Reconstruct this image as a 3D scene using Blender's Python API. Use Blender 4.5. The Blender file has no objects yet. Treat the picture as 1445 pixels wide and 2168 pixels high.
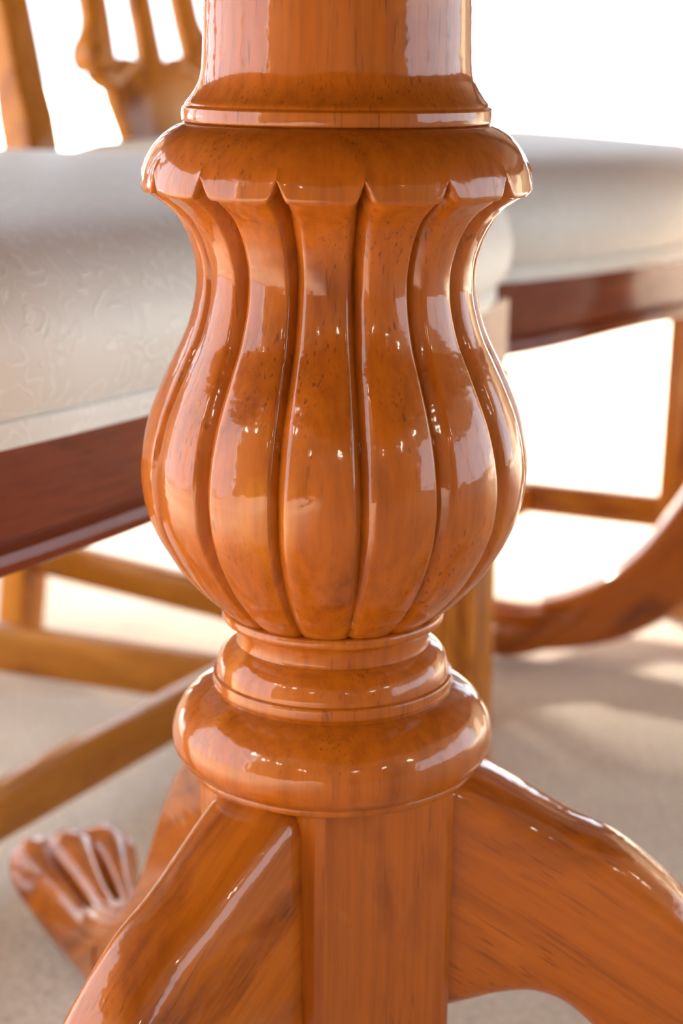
import bpy, bmesh, math, random
from mathutils import Vector, Matrix
random.seed(7)
PI = math.pi
scene = bpy.context.scene
COL = scene.collection

# ------------------------------------------------------------------ camera
CZ = 0.547
PITCH = math.radians(14.75)
ROLL = math.radians(0.55)
cam_data = bpy.data.cameras.new('camera')
cam = bpy.data.objects.new('camera', cam_data)
COL.objects.link(cam)
cam_data.sensor_fit = 'VERTICAL'
cam_data.sensor_height = 36.0
cam_data.sensor_width = 24.0
cam_data.lens = 3700 / 2168 * 36
cam_data.clip_start = 0.02
cam_data.clip_end = 200
cam.matrix_world = Matrix.Translation((0, 0, CZ)) @ Matrix.Rotation(PI/2 - PITCH, 4, 'X') @ Matrix.Rotation(ROLL, 4, 'Z')
cam_data.dof.use_dof = True
cam_data.dof.focus_distance = 0.62
cam_data.dof.aperture_fstop = 8.5
scene.camera = cam

# ------------------------------------------------------------------ light
scene.view_settings.view_transform = 'Standard'
scene.view_settings.look = 'None'
scene.view_settings.gamma = 1.0
scene.view_settings.use_curve_mapping = False
scene.view_settings.exposure = 0.72

world = bpy.data.worlds.new('sky')
scene.world = world
world.use_nodes = True
wbg = world.node_tree.nodes['Background']
wbg.inputs['Color'].default_value = (0.76, 0.88, 1.0, 1)
wbg.inputs['Strength'].default_value = 3.2

sun_data = bpy.data.lights.new('sun', 'SUN')
sun_data.energy = 40
sun_data.color = (1.0, 0.93, 0.80)
sun_data.angle = math.radians(7)
sun = bpy.data.objects.new('sun', sun_data)
COL.objects.link(sun)
SUN_DIR = Vector((0.45, -0.90, -0.53))
sun.rotation_euler = SUN_DIR.to_track_quat('-Z', 'Y').to_euler()


def window_light(name, loc, direction, sx, sy, power, color):
    d = bpy.data.lights.new(name, 'AREA')
    d.shape = 'RECTANGLE'; d.size = sx; d.size_y = sy
    d.energy = power; d.color = color
    o = bpy.data.objects.new(name, d); COL.objects.link(o)
    o.location = loc
    o.rotation_euler = Vector(direction).to_track_quat('-Z', 'Y').to_euler()
    return o


# ------------------------------------------------------------------ materials
def nt(mat):
    mat.use_nodes = True
    n = mat.node_tree.nodes; l = mat.node_tree.links
    return n, l, n['Principled BSDF']


def ramp(n, stops):
    r = n.new('ShaderNodeValToRGB')
    e = r.color_ramp.elements
    while len(e) < len(stops): e.new(0.5)
    for i, (p, c) in enumerate(stops):
        e[i].position = p; e[i].color = (*c, 1)
    return r


def wood(name, axis='Z', base=(0.40, 0.098, 0.004), light=(0.60, 0.205, 0.014), dark=(0.17, 0.030, 0.002),
         rough=0.5, coat=0.85, bump=0.05, pores=0.6, tilt=0.0):
    """Lacquered timber, grain along `axis` of the object's own coordinates."""
    m = bpy.data.materials.new(name)
    n, l, b = nt(m)
    tc = n.new('ShaderNodeTexCoord')
    turn = n.new('ShaderNodeMapping')            # turns the grain within the board
    turn.inputs['Rotation'].default_value = (0, math.radians(tilt), 0)
    l.new(tc.outputs['Object'], turn.inputs['Vector'])
    def mapping(along, across):
        mp = n.new('ShaderNodeMapping')
        s = [across]*3
        s['XYZ'.index(axis)] = along
        mp.inputs['Scale'].default_value = s
        l.new(turn.outputs['Vector'], mp.inputs['Vector'])
        return mp
    # large mottling
    m1 = mapping(6, 16)
    n1 = n.new('ShaderNodeTexNoise'); n1.inputs['Scale'].default_value = 1.0; n1.inputs['Detail'].default_value = 5; n1.inputs['Roughness'].default_value = 0.55; n1.inputs['Distortion'].default_value = 0.8
    l.new(m1.outputs['Vector'], n1.inputs['Vector'])
    r1 = ramp(n, [(0.30, dark), (0.46, base), (0.58, base), (0.74, light)])
    l.new(n1.outputs['Fac'], r1.inputs['Fac'])
    # long fibre streaks
    m2 = mapping(9, 230)
    n2 = n.new('ShaderNodeTexNoise'); n2.inputs['Scale'].default_value = 1.0; n2.inputs['Detail'].default_value = 3; n2.inputs['Roughness'].default_value = 0.6
    l.new(m2.outputs['Vector'], n2.inputs['Vector'])
    r2 = ramp(n, [(0.30, (0.72, 0.66, 0.60)), (0.55, (1.0, 1.0, 1.0)), (0.8, (1.12, 1.12, 1.1))])
    l.new(n2.outputs['Fac'], r2.inputs['Fac'])
    mx = n.new('ShaderNodeMix'); mx.data_type = 'RGBA'; mx.blend_type = 'MULTIPLY'; mx.inputs[0].default_value = 0.75
    l.new(r1.outputs['Color'], mx.inputs[6]); l.new(r2.outputs['Color'], mx.inputs[7])
    # short dark pores
    m3 = mapping(48, 800)
    n3 = n.new('ShaderNodeTexNoise'); n3.inputs['Scale'].default_value = 1.0; n3.inputs['Detail'].default_value = 1.0
    l.new(m3.outputs['Vector'], n3.inputs['Vector'])
    m4 = mapping(14, 32)
    n4 = n.new('ShaderNodeTexNoise'); n4.inputs['Scale'].default_value = 1.0; n4.inputs['Detail'].default_value = 2
    l.new(m4.outputs['Vector'], n4.inputs['Vector'])
    r4 = ramp(n, [(0.42, (0, 0, 0)), (0.62, (1, 1, 1))])
    l.new(n4.outputs['Fac'], r4.inputs['Fac'])
    r3 = ramp(n, [(0.62, (0, 0, 0)), (0.71, (1, 1, 1))])
    l.new(n3.outputs['Fac'], r3.inputs['Fac'])
    mu = n.new('ShaderNodeMath'); mu.operation = 'MULTIPLY'
    l.new(r3.outputs['Color'], mu.inputs[0]); l.new(r4.outputs['Color'], mu.inputs[1])
    mu2 = n.new('ShaderNodeMath'); mu2.operation = 'MULTIPLY'; mu2.inputs[1].default_value = pores
    l.new(mu.outputs[0], mu2.inputs[0])
    mp_ = n.new('ShaderNodeMix'); mp_.data_type = 'RGBA'; mp_.inputs[7].default_value = (0.10, 0.022, 0.005, 1)
    l.new(mu2.outputs[0], mp_.inputs[0]); l.new(mx.outputs[2], mp_.inputs[6])
    l.new(mp_.outputs[2], b.inputs['Base Color'])
    b.inputs['Roughness'].default_value = rough
    b.inputs['IOR'].default_value = 1.45
    b.inputs['Specular IOR Level'].default_value = 0.12
    b.inputs['Coat Weight'].default_value = coat
    b.inputs['Coat Roughness'].default_value = 0.085
    b.inputs['Coat IOR'].default_value = 1.5
    # slightly uneven lacquer
    n5 = n.new('ShaderNodeTexNoise'); n5.inputs['Scale'].default_value = 70; n5.inputs['Detail'].default_value = 3
    l.new(tc.outputs['Object'], n5.inputs['Vector'])
    bp = n.new('ShaderNodeBump'); bp.inputs['Strength'].default_value = bump; bp.inputs['Distance'].default_value = 0.01
    l.new(n5.outputs['Fac'], bp.inputs['Height'])
    l.new(bp.outputs['Normal'], b.inputs['Normal']); l.new(bp.outputs['Normal'], b.inputs['Coat Normal'])
    return m


def plain(name, color, rough=0.8, **kw):
    m = bpy.data.materials.new(name)
    n, l, b = nt(m)
    b.inputs['Base Color'].default_value = (*color, 1)
    b.inputs['Roughness'].default_value = rough
    for k, v in kw.items(): b.inputs[k].default_value = v
    return m


def emit(name, color, strength):
    m = bpy.data.materials.new(name)
    n, l, b = nt(m)
    b.inputs['Base Color'].default_value = (*color, 1)
    b.inputs['Emission Color'].default_value = (*color, 1)
    b.inputs['Emission Strength'].default_value = strength
    return m


def glass_mat():
    m = bpy.data.materials.new('window_glass')
    m.use_nodes = True
    n = m.node_tree.nodes; l = m.node_tree.links
    n.clear()
    out = n.new('ShaderNodeOutputMaterial')
    tr = n.new('ShaderNodeBsdfTransparent'); gl = n.new('ShaderNodeBsdfGlossy'); gl.inputs['Roughness'].default_value = 0.02
    mix = n.new('ShaderNodeMixShader'); mix.inputs[0].default_value = 0.05
    l.new(tr.outputs[0], mix.inputs[1]); l.new(gl.outputs[0], mix.inputs[2]); l.new(mix.outputs[0], out.inputs[0])
    return m


def carpet_mat():
    m = bpy.data.materials.new('carpet')
    n, l, b = nt(m)
    tc = n.new('ShaderNodeTexCoord')
    n1 = n.new('ShaderNodeTexNoise'); n1.inputs['Scale'].default_value = 9; n1.inputs['Detail'].default_value = 4
    n2 = n.new('ShaderNodeTexNoise'); n2.inputs['Scale'].default_value = 160; n2.inputs['Detail'].default_value = 4; n2.inputs['Roughness'].default_value = 0.75
    l.new(tc.outputs['Object'], n1.inputs['Vector']); l.new(tc.outputs['Object'], n2.inputs['Vector'])
    r1 = ramp(n, [(0.35, (0.72, 0.60, 0.495)), (0.65, (0.81, 0.70, 0.59))])
    r2 = ramp(n, [(0.30, (0.62, 0.60, 0.58)), (0.62, (1.05, 1.05, 1.05))])
    l.new(n1.outputs['Fac'], r1.inputs['Fac']); l.new(n2.outputs['Fac'], r2.inputs['Fac'])
    mx = n.new('ShaderNodeMix'); mx.data_type = 'RGBA'; mx.blend_type = 'MULTIPLY'; mx.inputs[0].default_value = 0.8
    l.new(r1.outputs['Color'], mx.inputs[6]); l.new(r2.outputs['Color'], mx.inputs[7])
    l.new(mx.outputs[2], b.inputs['Base Color'])
    b.inputs['Roughness'].default_value = 1.0
    b.inputs['Specular IOR Level'].default_value = 0.1
    b.inputs['Sheen Weight'].default_value = 0.2
    bp = n.new('ShaderNodeBump'); bp.inputs['Strength'].default_value = 0.9; bp.inputs['Distance'].default_value = 0.006
    l.new(n2.outputs['Fac'], bp.inputs['Height']); l.new(bp.outputs['Normal'], b.inputs['Normal'])
    return m


def fabric_mat():
    """Cream damask: curling raised scroll lines on a slightly satin ground."""
    m = bpy.data.materials.new('damask_fabric')
    n, l, b = nt(m)
    tc = n.new('ShaderNodeTexCoord')
    wn = n.new('ShaderNodeTexNoise'); wn.inputs['Scale'].default_value = 26; wn.inputs['Detail'].default_value = 2
    l.new(tc.outputs['Object'], wn.inputs['Vector'])
    vm = n.new('ShaderNodeVectorMath'); vm.operation = 'MULTIPLY_ADD'
    vm.inputs[1].default_value = (0.085, 0.085, 0.085)
    l.new(wn.outputs['Color'], vm.inputs[0]); l.new(tc.outputs['Object'], vm.inputs[2])
    vo = n.new('ShaderNodeTexVoronoi'); vo.inputs['Scale'].default_value = 42; vo.feature = 'F1'
    l.new(vm.outputs[0], vo.inputs['Vector'])
    mu = n.new('ShaderNodeMath'); mu.operation = 'MULTIPLY'; mu.inputs[1].default_value = 17.0
    l.new(vo.outputs['Distance'], mu.inputs[0])
    si = n.new('ShaderNodeMath'); si.operation = 'SINE'
    l.new(mu.outputs[0], si.inputs[0])
    ln = ramp(n, [(0.72, (0, 0, 0)), (0.93, (1, 1, 1))])
    l.new(si.outputs[0], ln.inputs['Fac'])
    col = n.new('ShaderNodeMix'); col.data_type = 'RGBA'
    col.inputs[6].default_value = (0.80, 0.80, 0.75, 1); col.inputs[7].default_value = (0.87, 0.88, 0.84, 1)
    l.new(ln.outputs['Color'], col.inputs[0]); l.new(col.outputs[2], b.inputs['Base Color'])
    wv = n.new('ShaderNodeTexNoise'); wv.inputs['Scale'].default_value = 900; wv.inputs['Detail'].default_value = 1
    l.new(tc.outputs['Object'], wv.inputs['Vector'])
    ad = n.new('ShaderNodeMath'); ad.operation = 'MULTIPLY_ADD'; ad.inputs[1].default_value = 0.15
    l.new(wv.outputs['Fac'], ad.inputs[0]); l.new(ln.outputs['Color'], ad.inputs[2])
    bp = n.new('ShaderNodeBump'); bp.inputs['Strength'].default_value = 0.45; bp.inputs['Distance'].default_value = 0.0012
    l.new(ad.outputs[0], bp.inputs['Height']); l.new(bp.outputs['Normal'], b.inputs['Normal'])
    b.inputs['Roughness'].default_value = 0.48
    b.inputs['Specular IOR Level'].default_value = 0.5
    b.inputs['Sheen Weight'].default_value = 0.25
    return m


M_COL = wood('lacquered_wood_upright', 'Z')
M_LEG = wood('lacquered_wood_lengthwise', 'X', tilt=-33, base=(0.44, 0.112, 0.005), light=(0.58, 0.17, 0.012), dark=(0.17, 0.030, 0.002))
M_TOP = wood('dark_table_top_wood', 'X', base=(0.10, 0.026, 0.007), light=(0.15, 0.042, 0.010), dark=(0.06, 0.015, 0.005), coat=0.3)
M_CH_Z = wood('chair_wood_upright', 'Z', base=(0.50, 0.175, 0.010), light=(0.62, 0.25, 0.02), rough=0.5, coat=0.45, pores=0.4)
M_CH_X = wood('chair_wood_lengthwise', 'X', base=(0.36, 0.125, 0.008), light=(0.48, 0.18, 0.016), rough=0.5, coat=0.4, pores=0.4)
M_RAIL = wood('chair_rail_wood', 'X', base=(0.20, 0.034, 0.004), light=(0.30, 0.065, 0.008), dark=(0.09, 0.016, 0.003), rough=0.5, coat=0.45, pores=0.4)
M_CARPET = carpet_mat()
M_FAB = fabric_mat()
M_WALL = plain('wall_paint', (0.52, 0.43, 0.31), 0.9)
M_CEIL = plain('ceiling_paint', (0.34, 0.31, 0.27), 0.95)
M_WHITE = plain('white_gloss_paint', (0.82, 0.82, 0.80), 0.4)
M_GLASS = glass_mat()
M_LAMP = emit('lamp_glow', (1.0, 0.90, 0.75), 36)
M_PAVE = plain('pale_paving', (0.75, 0.73, 0.68), 0.9)


# ------------------------------------------------------------------ helpers
def link_mesh(name, verts, faces, mat, parent=None, loc=(0, 0, 0), rotz=0.0, sharp=35, rot=None):
    me = bpy.data.meshes.new(name)
    me.from_pydata([tuple(v) for v in verts], [], faces)
    bm = bmesh.new(); bm.from_mesh(me)
    bmesh.ops.recalc_face_normals(bm, faces=bm.faces)
    bm.to_mesh(me); bm.free()
    me.shade_smooth()
    me.set_sharp_from_angle(angle=math.radians(sharp))
    me.materials.append(mat)
    o = bpy.data.objects.new(name, me)
    COL.objects.link(o)
    o.location = loc
    if rot is not None: o.rotation_euler = rot
    else: o.rotation_euler = (0, 0, rotz)
    if parent is not None: o.parent = parent
    return o


def empty(name, loc, rotz=0, **props):
    o = bpy.data.objects.new(name, None); COL.objects.link(o)
    o.location = loc; o.rotation_euler = (0, 0, rotz)
    o.empty_display_size = 0.1
    for k, v in props.items(): o[k] = v
    return o


def box_geo(x0, x1, y0, y1, z0, z1, bev=0.0):
    bm = bmesh.new()
    vs = [bm.verts.new((x, y, z)) for z in (z0, z1) for x, y in ((x0, y0), (x1, y0), (x1, y1), (x0, y1))]
    for f in ((0, 3, 2, 1), (4, 5, 6, 7), (0, 1, 5, 4), (1, 2, 6, 5), (2, 3, 7, 6), (3, 0, 4, 7)):
        bm.faces.new([vs[i] for i in f])
    if bev: bmesh.ops.bevel(bm, geom=list(bm.edges), offset=bev, segments=2, affect='EDGES')
    bm.verts.ensure_lookup_table()
    V = [v.co.copy() for v in bm.verts]
    for i, v in enumerate(bm.verts): v.index = i
    F = [tuple(v.index for v in f.verts) for f in bm.faces]
    bm.free()
    return V, F


def merge(*geos):
    V, F = [], []
    for v, f in geos:
        o = len(V); V += list(v); F += [tuple(i+o for i in t) for t in f]
    return V, F


def box(name, mat, b, parent=None, bev=0.0, **kw):
    V, F = box_geo(*b, bev)
    return link_mesh(name, V, F, mat, parent, **kw)


def structure(o):
    o['kind'] = 'structure'; return o


def catmull(pts, n):
    """n samples along a Catmull-Rom curve through pts (tuples of any length)."""
    P = [pts[0]] + list(pts) + [pts[-1]]
    segs = len(pts)-1
    out = []
    for k in range(n):
        t = k/(n-1)*segs; i = min(int(t), segs-1); u = t-i
        p0, p1, p2, p3 = P[i], P[i+1], P[i+2], P[i+3]
        out.append(tuple(0.5*((2*b)+(-a+c)*u+(2*a-5*b+4*c-d)*u*u+(-a+3*b-3*c+d)*u**3) for a, b, c, d in zip(p0, p1, p2, p3)))
    return out


def loft(rings, cap=True):
    n = len(rings[0]); V = [p for r in rings for p in r]; F = []
    for k in range(len(rings)-1):
        for i in range(n):
            j = (i+1) % n
            F.append((k*n+i, k*n+j, (k+1)*n+j, (k+1)*n+i))
    if cap:
        F.append(tuple(range(n-1, -1, -1))); F.append(tuple((len(rings)-1)*n+i for i in range(n)))
    return V, F


def rrect(w, h, r, seg=4):
    """Rounded rectangle outline, half sizes w,h."""
    pts = []
    for cx, cy, a0 in ((w-r, h-r, 0), (-w+r, h-r, 90), (-w+r, -h+r, 180), (w-r, -h+r, 270)):
        for k in range(seg+1):
            a = math.radians(a0+90*k/seg)
            pts.append((cx+r*math.cos(a), cy+r*math.sin(a)))
    return pts


def beam(name, p0, p1, w, h, mat, parent, r=0.004, label=None):
    """A rail from p0 to p1, object X along the rail, h vertical."""
    p0, p1 = Vector(p0), Vector(p1)
    d = p1-p0; L = d.length
    sec = rrect(w/2, h/2, r, 3)
    rings = [[(x, a, b) for a, b in sec] for x in (0, L*0.25, L*0.5, L*0.75, L)]
    V, F = loft(rings)
    q = d.to_track_quat('X', 'Z')
    # keep the section upright
    xa = d.normalized(); ya = Vector((0, 0, 1)).cross(xa).normalized(); za = xa.cross(ya)
    R = Matrix((xa, ya, za)).transposed()
    o = link_mesh(name, V, F, mat, parent, loc=p0, rot=R.to_euler(), sharp=40)
    return o


# ------------------------------------------------------------------ the room
structure(box('floor', M_CARPET, (-2.6, 3.6, -5.1, 6.1, -0.05, 0.0)))
structure(box('ceiling', M_CEIL, (-2.6, 3.6, -5.1, 6.1, 2.7, 2.8)))


def wall_with_opening(name, axis, pos, t, a0, a1, o0, o1, z0, z1, mat=M_WALL):
    """Wall in the plane axis=pos with one rectangular opening."""
    H = 2.7
    parts = []
    def seg(u0, u1, w0, w1):
        if u1-u0 < 1e-4 or w1-w0 < 1e-4: return
        if axis == 'Y': parts.append(box_geo(u0, u1, pos, pos+t, w0, w1))
        else: parts.append(box_geo(pos, pos+t, u0, u1, w0, w1))
    seg(a0, o0, 0, H); seg(o1, a1, 0, H); seg(o0, o1, 0, z0); seg(o0, o1, z1, H)
    V, F = merge(*parts)
    return structure(link_mesh(name, V, F, mat))


wall_with_opening('wall_back', 'Y', 6.0, 0.12, -2.6, 3.6, -2.4, 2.6, 0.0, 2.5)
wall_with_opening('wall_left', 'X', -2.6, 0.12, -5.1, 6.12, -0.9, 4.5, 0.0, 2.5)
wall_with_opening('wall_right', 'X', 3.48, 0.12, -5.1, 6.12, -1.4, 3.0, 0.20, 1.6)
structure(box('wall_front', M_WALL, (-2.6, 3.6, -5.1, -4.98, 0, 2.7)))


def window(name, axis, pos, o0, o1, z0, z1, mull, bars=()):
    w = structure(empty(name, ((o0+o1)/2, pos, 0) if axis == 'Y' else (pos, (o0+o1)/2, 0)))
    c = (o0+o1)/2
    g = []
    def b(u0, u1, v0, v1, w0, w1):
        return box_geo(u0-c, u1-c, v0, v1, w0, w1) if axis == 'Y' else box_geo(v0, v1, u0-c, u1-c, w0, w1)
    f = 0.05
    fr = [b(o0, o0+f, 0.02, 0.08, z0, z1), b(o1-f, o1, 0.02, 0.08, z0, z1), b(o0+f, o1-f, 0.02, 0.08, z0, z0+0.04), b(o0+f, o1-f, 0.02, 0.08, z1-f, z1)]
    V, F = merge(*fr)
    link_mesh('window_frame', V, F, M_WHITE, w)
    edges = [o0+f] + list(mull) + [o1-f]
    for x in mull:
        V, F = b(x-0.025, x+0.025, 0.02, 0.08, z0+0.04, z1-f)
        link_mesh('mullion', V, F, M_WHITE, w)
    for a, d in zip(edges[:-1], edges[1:]):
        V, F = b(a+0.025, d-0.025, 0.045, 0.053, z0+0.04, z1-f)
        link_mesh('pane', V, F, M_GLASS, w)
    for zz in bars:
        V, F = b(o0+f, o1-f, 0.03, 0.07, zz-0.012, zz+0.012)
        link_mesh('glazing_bar', V, F, M_WHITE, w)
    return w


window('window_1', 'Y', 6.0, -2.4, 2.6, 0.0, 2.5, (0.0,))
window('window_2', 'X', -2.6, -0.9, 4.5, 0.0, 2.5, (0.45, 1.8, 3.15))
window('window_3', 'X', 3.48, -1.4, 3.0, 0.20, 1.6, (0.05, 1.5))

# skirting on the two long walls
structure(box('baseboard_left', M_WHITE, (-2.48, -2.465, 4.5, 6.0, 0, 0.09)))
structure(box('baseboard_right', M_WHITE, (3.465, 3.48, -4.98, 6.0, 0, 0.09)))

# pale paved terrace outside the far glass doors
structure(box('terrace_ground', M_PAVE, (-14, 14, 6.13, 30, -0.12, -0.04)))

# globe lamps added for small lacquer glints (two unseen clusters behind the camera)
def added_globe_lamp(x, y, z, label):
    L = empty('added_glint_lamp', (x, y, z), label=label, category='lamp', group='added globe lamps for glints')
    n = 24
    def lat(rows): return loft([[(r*math.cos(2*PI*i/n), r*math.sin(2*PI*i/n), h) for i in range(n)] for r, h in rows])
    R0 = 0.075
    V, F = lat([(max(0.001, R0*math.sin(PI*k/12)), -R0*math.cos(PI*k/12)) for k in range(13)])
    link_mesh('globe', V, F, M_LAMP, L)
    V, F = lat([(0.022, 0.070), (0.024, 0.076), (0.020, 0.095), (0.006, 0.105)])
    link_mesh('lamp_cap', V, F, M_WHITE, L)
    V, F = lat([(0.003, 0.104), (0.003, 2.672-z)])
    link_mesh('cord', V, F, M_WHITE, L)
    V, F = lat([(0.045, 2.67-z), (0.05, 2.68-z), (0.05, 2.70-z)])
    link_mesh('ceiling_rose', V, F, M_WHITE, L)


for x, y, z, lb in [(-2.2, -0.5, 1.95, 'left cluster, nearest the left wall window'), (-2.0, -0.9, 1.75, 'left cluster, second from the left wall'),
                    (-1.7, -1.4, 1.95, 'left cluster, third from the left wall'), (-1.3, -2.9, 1.85, 'left cluster, farthest from the left wall'),
                    (2.9, -1.1, 1.95, 'right cluster, nearest the right wall'), (2.3, -2.1, 1.80, 'right cluster, middle one'),
                    (1.2, -3.4, 1.95, 'right cluster, farthest from the right wall')]:
    added_globe_lamp(x, y, z, 'small glowing globe lamp on a cord, added unseen for lacquer glints, ' + lb)

# ------------------------------------------------------------------ the table
D = 0.664
AX = -0.003
DIR = Vector((0.50, 0.866, 0)).normalized()
P1 = Vector((AX, D, 0))
P2 = P1 + DIR*0.985


def zy(y):      # height on the column axis for a silhouette row of the photograph
    dy = y-1084
    return CZ - D*(942+dy*0.967)/(3578-dy*0.2546)


def rr(hw, y):  # radius for a silhouette half width at that row
    dy = y-1084
    return hw*D/(3578-dy*0.2546)*0.994


def prof(rows): return [(rr(h, y), zy(y)) for y, h in rows]


TAB = empty('dining_table', ((P1+P2)/2)[:2] + (0,) if False else ((P1.x+P2.x)/2, (P1.y+P2.y)/2, 0), 0,
            label='polished orange-brown wooden pedestal dining table with fluted vase-shaped columns', category='table')
TORG = Vector(TAB.location)
tang = math.atan2(DIR.y, DIR.x)

# top: rounded oval-ended slab with moulded edge, and an apron under it
def top_ring(ins, z, L=1.06, W=0.62, n=96):
    pts = []
    for i in range(n):
        a = 2*PI*i/n
        e = 0.42
        c, s = math.cos(a), math.sin(a)
        pts.append(((L-ins)*math.copysign(abs(c)**e, c), (W-ins)*math.copysign(abs(s)**e, s), z))
    return pts
V, F = loft([top_ring(0.10, 0.728), top_ring(0.02, 0.728), top_ring(0.008, 0.731), top_ring(0.004, 0.738), top_ring(0.010, 0.743), top_ring(0.0, 0.748), top_ring(0.0, 0.756), top_ring(0.005, 0.760), top_ring(0.1, 0.760)])
link_mesh('tabletop', V, F, M_TOP, TAB, rotz=tang)
outer = top_ring(0.12, 0.66); outer2 = top_ring(0.12, 0.728); inner = top_ring(0.142, 0.66); inner2 = top_ring(0.142, 0.728)
V, F = loft([outer2, outer, inner, inner2, outer2], cap=False)
link_mesh('apron', V, F, M_TOP, TAB, rotz=tang)


def lathe(rows, n):
    V, F = loft([[(r*math.cos(2*PI*i/n), r*math.sin(2*PI*i/n), z) for i in range(n)] for r, z in rows])
    return V, F


def smooth_rows(pts, per=5):
    return catmull(pts, (len(pts)-1)*per+1)


# --- fluted vase
N_FL = 15
PH0 = math.radians(270+8.0)
S_FL = 36
NSEG = N_FL*S_FL
vase_rows = prof([(399.5, 404), (405, 397), (414, 384), (430, 362), (450, 343), (470, 330), (495, 317), (520, 308), (545, 301), (575, 298), (610, 299), (650, 306), (700, 321),
                  (750, 344), (800, 367), (860, 391), (920, 405), (970, 410), (1010, 408), (1060, 398), (1110, 377), (1150, 353), (1190, 325),
                  (1230, 288), (1262, 253), (1281, 229)])
cap_rows = prof([(259, 324), (262, 334), (270, 350), (283, 368), (300, 384), (320, 397), (342, 407), (365, 413), (384, 415), (393, 414.5), (399, 411)])
z_rim = cap_rows[-1][1]
z_end = vase_rows[-1][1]
dense = smooth_rows(cap_rows, 4) + smooth_rows(vase_rows, 7)
rings = []
rng = random.Random(3)
jit = [(rng.uniform(-1, 1), rng.uniform(0.85, 1.15), rng.uniform(-1, 1)) for _ in range(N_FL)]
for r, z in dense:
    # groove depth along the height
    if z > z_rim:
        t = (z-z_rim)/0.005
        dep = 0.0036*max(0.0, 1-t)**1.2
    else:
        t = (z_rim-z)
        dep = 0.0056
        dep *= 0.75+0.25*math.cos(min(1, t/0.05)*PI)
        dep = max(dep, 0.0034)
        e = (z-z_end)/0.05
        if e < 1: dep *= 0.35+0.65*max(0.0, e)
    tt = min(1.0, max(0.0, (z_rim-z)/0.11))
    wid = (0.40-0.16*tt) if z <= z_rim+1e-6 else 0.30*max(0.3, 1-(z-z_rim)/0.006)   # of half period
    ring = []
    for i in range(NSEG):
        k = i // S_FL
        # cluster samples near the grooves
        u = (i % S_FL)/S_FL*2-1                     # -1..1, groove at the ends
        u = math.copysign(1-(1-abs(u))**1.35, u)
        ph = PH0 + (k+0.5+u/2)*2*PI/N_FL
        kk = k if u < 0 else (k+1) % N_FL            # the groove this side belongs to
        side = 1 if u < 0 else -1
        g = 1-abs(u)
        w = wid*jit[kk % N_FL][1]*(1.25 if side > 0 else 0.85)
        q = max(0.0, 1-g/w)
        qs = q*q*(3-2*q)
        cut = dep*(0.75*qs+0.25*q**5)
        low = 0.0
        if z < z_rim:
            lob = 0.0016*(1-u*u)                     # gently rounded lobes
            low = 0.0014*min(1.0, (z_rim-z)/0.03)
            cut += low-lob*min(1.0, (z_rim-z)/0.03)
        zz = z
        if abs(z-z_rim) < 0.012:
            fall = 1-abs(z-z_rim)/0.012
            q2 = max(0.0, 1-g/0.24)
            zz = z + 0.0050*fall*q2**1.6 - 0.0006*fall*(1-u*u)  # the rim rises to a point over each groove
        rad = r-cut
        rwob = 0.0
        a = ph+0.012*jit[kk][0]*math.sin((z-0.4)*28+jit[kk][2])*(1-abs(1-abs(u)*1.0))
        ring.append((rad*math.cos(a), rad*math.sin(a), zz))
    rings.append(ring)
vaseV, vaseF = loft(rings)

shaft_rows = ([(rr(286, 0)*0.97, 0.727)] + [(rr(286, 0)*0.985, 0.66)] + smooth_rows(prof([(-60, 287), (20, 288), (90, 288), (130, 289), (160, 292), (182, 299), (202, 311), (216, 322), (223, 325)]), 5)
              + smooth_rows(prof([(225, 327), (227, 329), (230, 330.5), (243, 331), (254, 330), (257, 328), (259.5, 323)]), 3))
collar_rows = (smooth_rows(prof([(1281, 228), (1283, 233), (1288, 235), (1296, 235), (1301, 232), (1303, 227)]), 4)
               + smooth_rows(prof([(1304, 221), (1312, 211), (1325, 206), (1340, 204), (1349, 205)]), 5)
               + smooth_rows(prof([(1350, 208), (1356, 217), (1366, 230), (1382, 241), (1400, 246), (1411, 247)]), 5)
               + smooth_rows(prof([(1413, 251), (1416, 254), (1431, 254.5), (1437, 253), (1441, 250)]), 4)
               + smooth_rows(prof([(1443, 252), (1447, 266), (1456, 288), (1470, 308), (1488, 323), (1510, 334), (1536, 338), (1558, 335), (1574, 326), (1585, 315), (1590, 307)]), 6)
               + smooth_rows(prof([(1591, 304), (1594, 305), (1602, 304), (1606, 300), (1607, 290)]), 3))


# --- pedestal legs (object X = outwards)
LEG_TOP = [(0.040, 0.272), (0.056, 0.2680), (0.078, 0.2555), (0.097, 0.2445), (0.115, 0.2365), (0.132, 0.224), (0.148, 0.208), (0.170, 0.178), (0.192, 0.143), (0.218, 0.108), (0.248, 0.082), (0.278, 0.066), (0.305, 0.058)]
LEG_BOT = [(0.040, 0.165), (0.055, 0.169), (0.070, 0.1735), (0.085, 0.175), (0.100, 0.169), (0.116, 0.152), (0.134, 0.120), (0.158, 0.080), (0.190, 0.050), (0.230, 0.028), (0.268, 0.018), (0.300, 0.014)]


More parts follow.
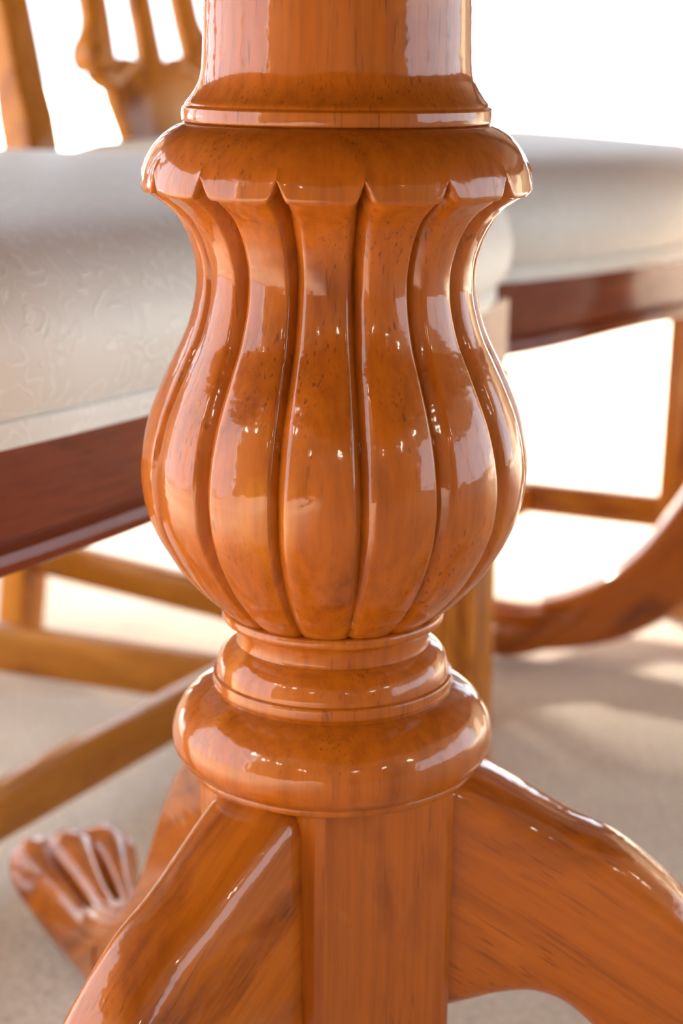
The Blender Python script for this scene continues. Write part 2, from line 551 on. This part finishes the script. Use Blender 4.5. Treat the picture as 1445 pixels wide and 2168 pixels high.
def leg_geo():
    T = catmull(LEG_TOP, 56); B = catmull(LEG_BOT, 56)
    rings = []
    for k, (t, b) in enumerate(zip(T, B)):
        c = ((t[0]+b[0])/2, (t[1]+b[1])/2)
        h = math.dist(t, b)/2
        up = ((t[0]-c[0])/h, (t[1]-c[1])/h)
        f = k/55
        w = 0.0235 - 0.004*math.sin(min(1, f*1.3)*PI)
        r = min(0.012, h*0.45, w*0.5)
        sec = rrect(w, h, r, 5)
        rg = []
        for y, v in sec:
            # softly crowned top
            if v > h*0.55:
                v += 0.0035*(1-(y/w)**2)*min(1, f*6)
            # side faces narrow a little towards the top
            yy = y*(1-0.10*max(0, v/h))
            rg.append((c[0]+up[0]*v, yy, c[1]+up[1]*v))
        rings.append(rg)
    return loft(rings)


def foot_geo():
    """Carved foot: four upturned leaf-like lobes with hollows between them."""
    st = [(0.272, 0.044, 0.024, 0.021, 0.0), (0.295, 0.036, 0.024, 0.022, 0.2), (0.318, 0.030, 0.026, 0.024, 0.6), (0.340, 0.030, 0.029, 0.026, 1.0),
          (0.360, 0.0335, 0.034, 0.0255, 1.0), (0.380, 0.040, 0.039, 0.0225, 1.0), (0.396, 0.048, 0.041, 0.016, 1.0), (0.405, 0.054, 0.037, 0.008, 0.9), (0.4075, 0.0565, 0.026, 0.003, 0.6)]
    S = catmull(st, 44)
    n = 96; rings = []
    for x, cz, w, h, am in S:
        rg = []
        for i in range(n):
            a = 2*PI*i/n
            cy, sz = math.cos(a), math.sin(a)
            y = w*math.copysign(abs(cy)**0.8, cy)
            z = h*math.copysign(abs(sz)**0.8, sz)
            lob = abs(math.sin((y/w)*PI*1.5+PI/2*0)) if w else 0
            rid = abs(math.cos((y/w)*PI*1.5))
            k = 0.42*h*am*(1-rid**0.7)
            z -= math.copysign(k, z)*min(1, abs(sz)*2.0)
            dx = 0.010*am*(rid-0.5)*max(0, (x-0.37)/0.035)
            rg.append((x+dx, y, max(cz+z, 0.0006)))
        rings.append(rg)
    return loft(rings)


LG = leg_geo(); FG = foot_geo()
vase_me = shaft_me = None


def pedestal(center, base_ang):
    p = empty('pedestal', Vector(center)-TORG); p.parent = TAB
    p.rotation_euler = (0, 0, base_ang)
    return p


protos = {}


def part(key, name, geo, mat, parent, loc=(0, 0, 0), rotz=0, sharp=35):
    if key in protos:
        o = protos[key].copy(); COL.objects.link(o); o.parent = parent
        o.location = loc; o.rotation_euler = (0, 0, rotz)
        return o
    o = link_mesh(name, geo[0], geo[1], mat, parent, loc=loc, rotz=rotz, sharp=sharp)
    protos[key] = o
    return o


hexR = 0.0565
bm_block = [[(hexR*s*math.cos(math.radians(a+da)), hexR*s*math.sin(math.radians(a+da)), z) for a in (-34, 26, 86, 146, 206, 266) for da in (-2.0, 2.0)]
            for z, s in ((0.158, 0.94), (0.162, 1.0), (0.276, 1.0))]
blockG = loft(bm_block)

for ci, (c, rot) in enumerate(((P1, 0.0), (P2, PI))):
    base = Vector(c)-TORG
    colm = part('block', 'column_block', blockG, M_COL, TAB, loc=base, rotz=rot, sharp=20)
    part('collar', 'turned_base_collar', lathe(collar_rows, 160), M_COL, TAB, loc=base, rotz=rot, sharp=30)
    part('vase', 'fluted_vase', (vaseV, vaseF), M_COL, TAB, loc=base, rotz=rot, sharp=30)
    part('shaft', 'column_shaft', lathe(shaft_rows, 160), M_COL, TAB, loc=base, rotz=rot, sharp=30)
    for a in (115, 235, 355):
        lg = part('leg', 'leg', LG, M_LEG, TAB, loc=base, rotz=rot+math.radians(a), sharp=35)
        part('foot', 'carved_foot', FG, M_LEG, lg, sharp=50)


# ------------------------------------------------------------------ chairs
def bezier_edge(p, q, bow, n, out):
    """Points from p to q, bulging by bow in direction out."""
    r = []
    for k in range(n):
        t = k/n
        r.append(p.lerp(q, t) + out*(bow*math.sin(PI*t)))
    return r


def chair(FL, FR, BL, BR, label, over=0.03, splay=0.035, z_st=0.042, z_st_left=None, bow=0.022, crown=0.0, sw=0.042, fr_tilt=(0, 0), cross_u=0.40):
    FL, FR, BL, BR = [Vector((*p, 0)) for p in (FL, FR, BL, BR)]
    C0 = (FL+FR+BL+BR)/4
    W = empty('dining_chair', C0, 0, label=label, category='chair', group='dining chairs along the table')
    fl, fr, bl, br = [p-C0 for p in (FL, FR, BL, BR)]
    d = (fr-fl).normalized()
    f = Vector((d.y, -d.x, 0))
    db = (br-bl).normalized()
    fb = Vector((db.y, -db.x, 0))
    ZU = Vector((0, 0, 1))
    zr0, zr1 = 0.310, 0.374

    # ---- cushion outline
    corners = [fl+(-d+f)*over, fr+(d+f)*over, br+(db*0.8)*over-fb*0.004, bl+(-db*0.8)*over-fb*0.004]
    raw = []
    outs = [f, db, -fb, -db]
    bows = [bow, 0.004, 0.0, 0.004]
    for i in range(4):
        raw += bezier_edge(corners[i], corners[(i+1) % 4], bows[i], 40, outs[i])
    # round the corners by smoothing
    for _ in range(26):
        raw = [(raw[i-1]+raw[i]*2+raw[(i+1) % len(raw)])/4 for i in range(len(raw))]
    n = len(raw)
    cen = sum(raw, Vector())/n
    nor = []
    for i in range(n):
        t = raw[(i+1) % n]-raw[i-1]
        nv = Vector((t.y, -t.x, 0)).normalized()
        if nv.dot(raw[i]-cen) < 0: nv = -nv
        nor.append(nv)
    rows = [(-0.010, 0.370), (0.0, 0.3705), (0.0005, 0.374), (0.0005, 0.380), (-0.0005, 0.3828), (-0.0025, 0.3836), (0.0, 0.3846), (0.0035, 0.388), (0.0080, 0.396), (0.0105, 0.407), (0.0105, 0.418), (0.0080, 0.429),
            (0.0025, 0.440), (-0.006, 0.4495), (-0.018, 0.4575), (-0.034, 0.4635), (-0.055, 0.468)]
    rings = []
    for off, z in catmull(rows, 60):
        rings.append([raw[i]+nor[i]*off+ZU*z for i in range(n)])
    last = rings[-1]
    for s, z in ((0.85, 0.4715), (0.68, 0.4755), (0.5, 0.479), (0.3, 0.4815), (0.12, 0.4825), (0.02, 0.483)):
        rings.append([Vector((cen.x, cen.y, 0)).lerp(Vector((p.x, p.y, 0)), s)+ZU*(z+crown) for p in last])
    V, F = loft(rings)
    link_mesh('seat_cushion', V, F, M_FAB, W, sharp=60)

    # ---- seat rails (moulded lower edge)
    def rail(name, p, q, out, bw, mat):
        c = [p.lerp(q, k/24)+out*(bw*math.sin(PI*k/24)) for k in range(25)]
        L = (q-p).length; xa = (q-p).normalized(); ya = ZU.cross(xa)
        sgn = 1 if ya.dot(out) > 0 else -1
        # outline of the board section: y outward, z up
        sec = [(0.011, zr1), (0.011, zr0+0.017), (0.0085, zr0+0.0150), (0.0095, zr0+0.0135), (0.0135, zr0+0.0115), (0.0150, zr0+0.007), (0.0135, zr0+0.002), (0.010, zr0), (-0.010, zr0), (-0.010, zr1)]
        rings = []
        for k, pt in enumerate(c):
            v = pt-p
            x = v.dot(xa); y = v.dot(ya)
            lift = 0.008*math.sin(PI*k/24)**2
            rings.append([(x, y+sgn*a, b+lift*(1 if b < zr0+0.02 else 0)) for a, b in sec])
        V, F = loft(rings)
        return link_mesh(name, V, F, mat, W, loc=p, rotz=math.atan2(xa.y, xa.x), sharp=30)
    of = over*0.62
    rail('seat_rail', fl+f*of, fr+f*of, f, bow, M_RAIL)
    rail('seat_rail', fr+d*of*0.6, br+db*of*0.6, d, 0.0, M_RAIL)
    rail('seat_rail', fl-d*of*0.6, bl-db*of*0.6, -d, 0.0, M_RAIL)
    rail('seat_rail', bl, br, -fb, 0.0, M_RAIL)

    # ---- square front legs with moulded faces
    def front_leg(p, tilt=(0, 0)):
        h = 0.018
        # section with two shallow flutes on every face
        side = [(-1.0, 1), (-0.62, 1), (-0.52, 0.90), (-0.40, 0.90), (-0.30, 1), (0.30, 1), (0.40, 0.90), (0.52, 0.90), (0.62, 1)]
        sec = []
        for k in range(4):
            ca, sa = math.cos(-PI/2*k), math.sin(-PI/2*k)
            sec += [(h*(u*ca-v*sa), h*(u*sa+v*ca)) for u, v in side]
        rings = [[(a+tilt[0]*t, b+tilt[1]*t, z) for a, b in sec] for z, t in ((0.0, 1), (0.004, 1), (0.36, 0))]
        V, F = loft(rings)
        link_mesh('front_leg', V, F, M_CH_Z, W, loc=p+ZU*0, rotz=math.atan2(d.y, d.x), sharp=25)
    front_leg(fl); front_leg(fr, fr_tilt)

    # ---- rear stiles: one curved post from floor to crest
    lean = 0.20
    def back_pos(z):
        """offset backwards (along -fb) at height z"""
        if z < 0.36: return splay*((0.36-z)/0.36)**1.3
        if z > 0.44: return 0.10*((z-0.44)/0.5)**1.15*(lean/0.2)*1.15
        return 0.0
    def stile(p):
        rings = []
        for k in range(40):
            z = 0.96*k/39
            b = back_pos(z)
            c = p-fb*b
            wf = 0.0175+0.002*math.cos((z-0.4)*3)  # half width of the front face
            wd = 0.0150 + (0.003 if 0.3 < z < 0.5 else 0)
            if z > 0.85: wf *= 1-0.25*(z-0.85)/0.11
            rings.append([c+db*a+fb*bb+ZU*z for a, bb in rrect(wf, wd, 0.004, 3)])
        V, F = loft(rings)
        V = [v-p for v in V]
        R = Matrix.Rotation(-math.atan2(db.y, db.x), 3, 'Z')
        V = [R @ v for v in V]
        link_mesh('rear_stile', V, F, M_CH_Z, W, loc=p, rotz=math.atan2(db.y, db.x), sharp=35)
    stile(bl); stile(br)

    # ---- back splat: vase with scrolls and three bars
    mid = (bl+br)/2
    ang = math.atan2(db.y, db.x)
    geos = []
    def slab(outline, th=0.009):
        """outline in (s, z) closed -> solid following the back's rake"""
        m = len(outline)
        A = [(s, -(-back_pos(z)) + th, z) for s, z in outline]
        B = [(s, back_pos(z) - th, z) for s, z in outline]
        return A+B, [tuple(range(m)), tuple(range(2*m-1, m-1, -1))] + [(i, (i+1) % m, m+(i+1) % m, m+i) for i in range(m)]
    def strip(path, w, th=0.009):
        """bar: path of (s,z,half width) lofted with rounded section"""
        rings = []
        P = catmull(path, 26)
        for i, (s, z, hw) in enumerate(P):
            a = P[max(0, i-1)]; b_ = P[min(len(P)-1, i+1)]
            t = Vector((b_[0]-a[0], b_[1]-a[1])).normalized(); nn = Vector((t.y, -t.x))
            rings.append([(s+nn.x*u, back_pos(z)+v, z+nn.y*u) for u, v in rrect(hw, th, th*0.7, 3)])
        return loft(rings)
    def rot90(path): return path
    # lower body of the splat
    body = catmull([(0, 0.448, 0.062), (0, 0.465, 0.063), (0, 0.485, 0.069), (0, 0.505, 0.075), (0, 0.522, 0.072), (0, 0.536, 0.05)], 26)
    rings = [[(u, back_pos(z)+v, z) for u, v in rrect(hw, 0.009, 0.006, 3)] for _, z, hw in body]
    geos.append(loft(rings))
    for sx in (-1, 1):
        geos.append(strip([(sx*0.070, 0.515, 0.013), (sx*0.073, 0.545, 0.015), (sx*0.072, 0.58, 0.0165), (sx*0.068, 0.66, 0.016), (sx*0.052, 0.76, 0.014), (sx*0.050, 0.84, 0.014), (sx*0.066, 0.92, 0.016)], 0))
        # scroll disc with a raised eye
        for rad, th, dy in ((0.0175, 0.012, 0.0), (0.011, 0.016, 0.0), (0.005, 0.019, 0.0)):
            cx, cz = sx*0.090, 0.542
            rg = []
            for yy, k in ((-th, 0.6), (-th*0.8, 0.95), (0, 1.0), (th*0.8, 0.95), (th, 0.6)):
                rg.append([(cx+rad*k*math.cos(2*PI*i/20), back_pos(cz)+yy, cz+rad*k*math.sin(2*PI*i/20)) for i in range(20)])
            geos.append(loft(rg))
        geos.append(strip([(sx*0.085, 0.528, 0.010), (sx*0.070, 0.520, 0.011), (sx*0.045, 0.532, 0.009), (sx*0.028, 0.530, 0.006)], 0, 0.011))
        geos.append(strip([(sx*0.092, 0.552, 0.010), (sx*0.082, 0.566, 0.010), (sx*0.076, 0.59, 0.008)], 0, 0.0095))
    geos.append(strip([(0, 0.525, 0.018), (0, 0.56, 0.0145), (0, 0.66, 0.0145), (0, 0.78, 0.013), (0, 0.92, 0.018)], 0))
    V, F = merge(*geos)
    link_mesh('splat', V, F, M_CH_Z, W, loc=mid, rotz=ang, sharp=45)
    # crest rail
    hb = (br-bl).length/2
    path = catmull([(-hb-0.04, 0.930, 0.013), (-hb, 0.945, 0.021), (-hb*0.5, 0.950, 0.024), (0, 0.962, 0.032), (hb*0.5, 0.950, 0.024), (hb, 0.945, 0.021), (hb+0.04, 0.930, 0.013)], 49)
    rings = [[(s, back_pos(0.94)+v, z+u) for u, v in rrect(hw, 0.012, 0.006, 3)] for s, z, hw in path]
    V, F = loft(rings)
    link_mesh('crest_rail', V, F, M_CH_X, W, loc=mid, rotz=ang, sharp=40)

    # ---- stretchers
    blb, brb = bl-fb*splay*0.85, br-fb*splay*0.85
    zl = z_st_left if z_st_left else (z_st, z_st)          # (front, back)
    w = 0.018
    beam('side_stretcher', fr+ZU*z_st, brb+ZU*z_st, w, sw, M_CH_X, W)
    beam('side_stretcher', fl+ZU*zl[0], blb+ZU*zl[1], w, sw, M_CH_X, W)
    a = fl.lerp(blb, cross_u)+ZU*(zl[0]*(1-cross_u)+zl[1]*cross_u); b = fr.lerp(brb, cross_u)+ZU*z_st
    beam('cross_stretcher', a, b, w, sw*0.92, M_CH_X, W)
    return W


chair((-0.215, 0.740), (0.095, 1.29), (-0.55, 1.02), (-0.32, 1.45),
      'dining chair with cream damask seat, nearest the camera, at the left edge', z_st=0.042, cross_u=0.42)
chair((0.098, 1.405), (0.345, 1.70), (-0.27, 1.55), (-0.075, 1.888),
      'dining chair with cream seat and pierced scrolled splat, the farther one, reaching the right edge', z_st=0.100, z_st_left=(0.05, 0.095), sw=0.033, bow=0.026,
      splay=0.04, fr_tilt=(-0.010, 0), cross_u=0.336)
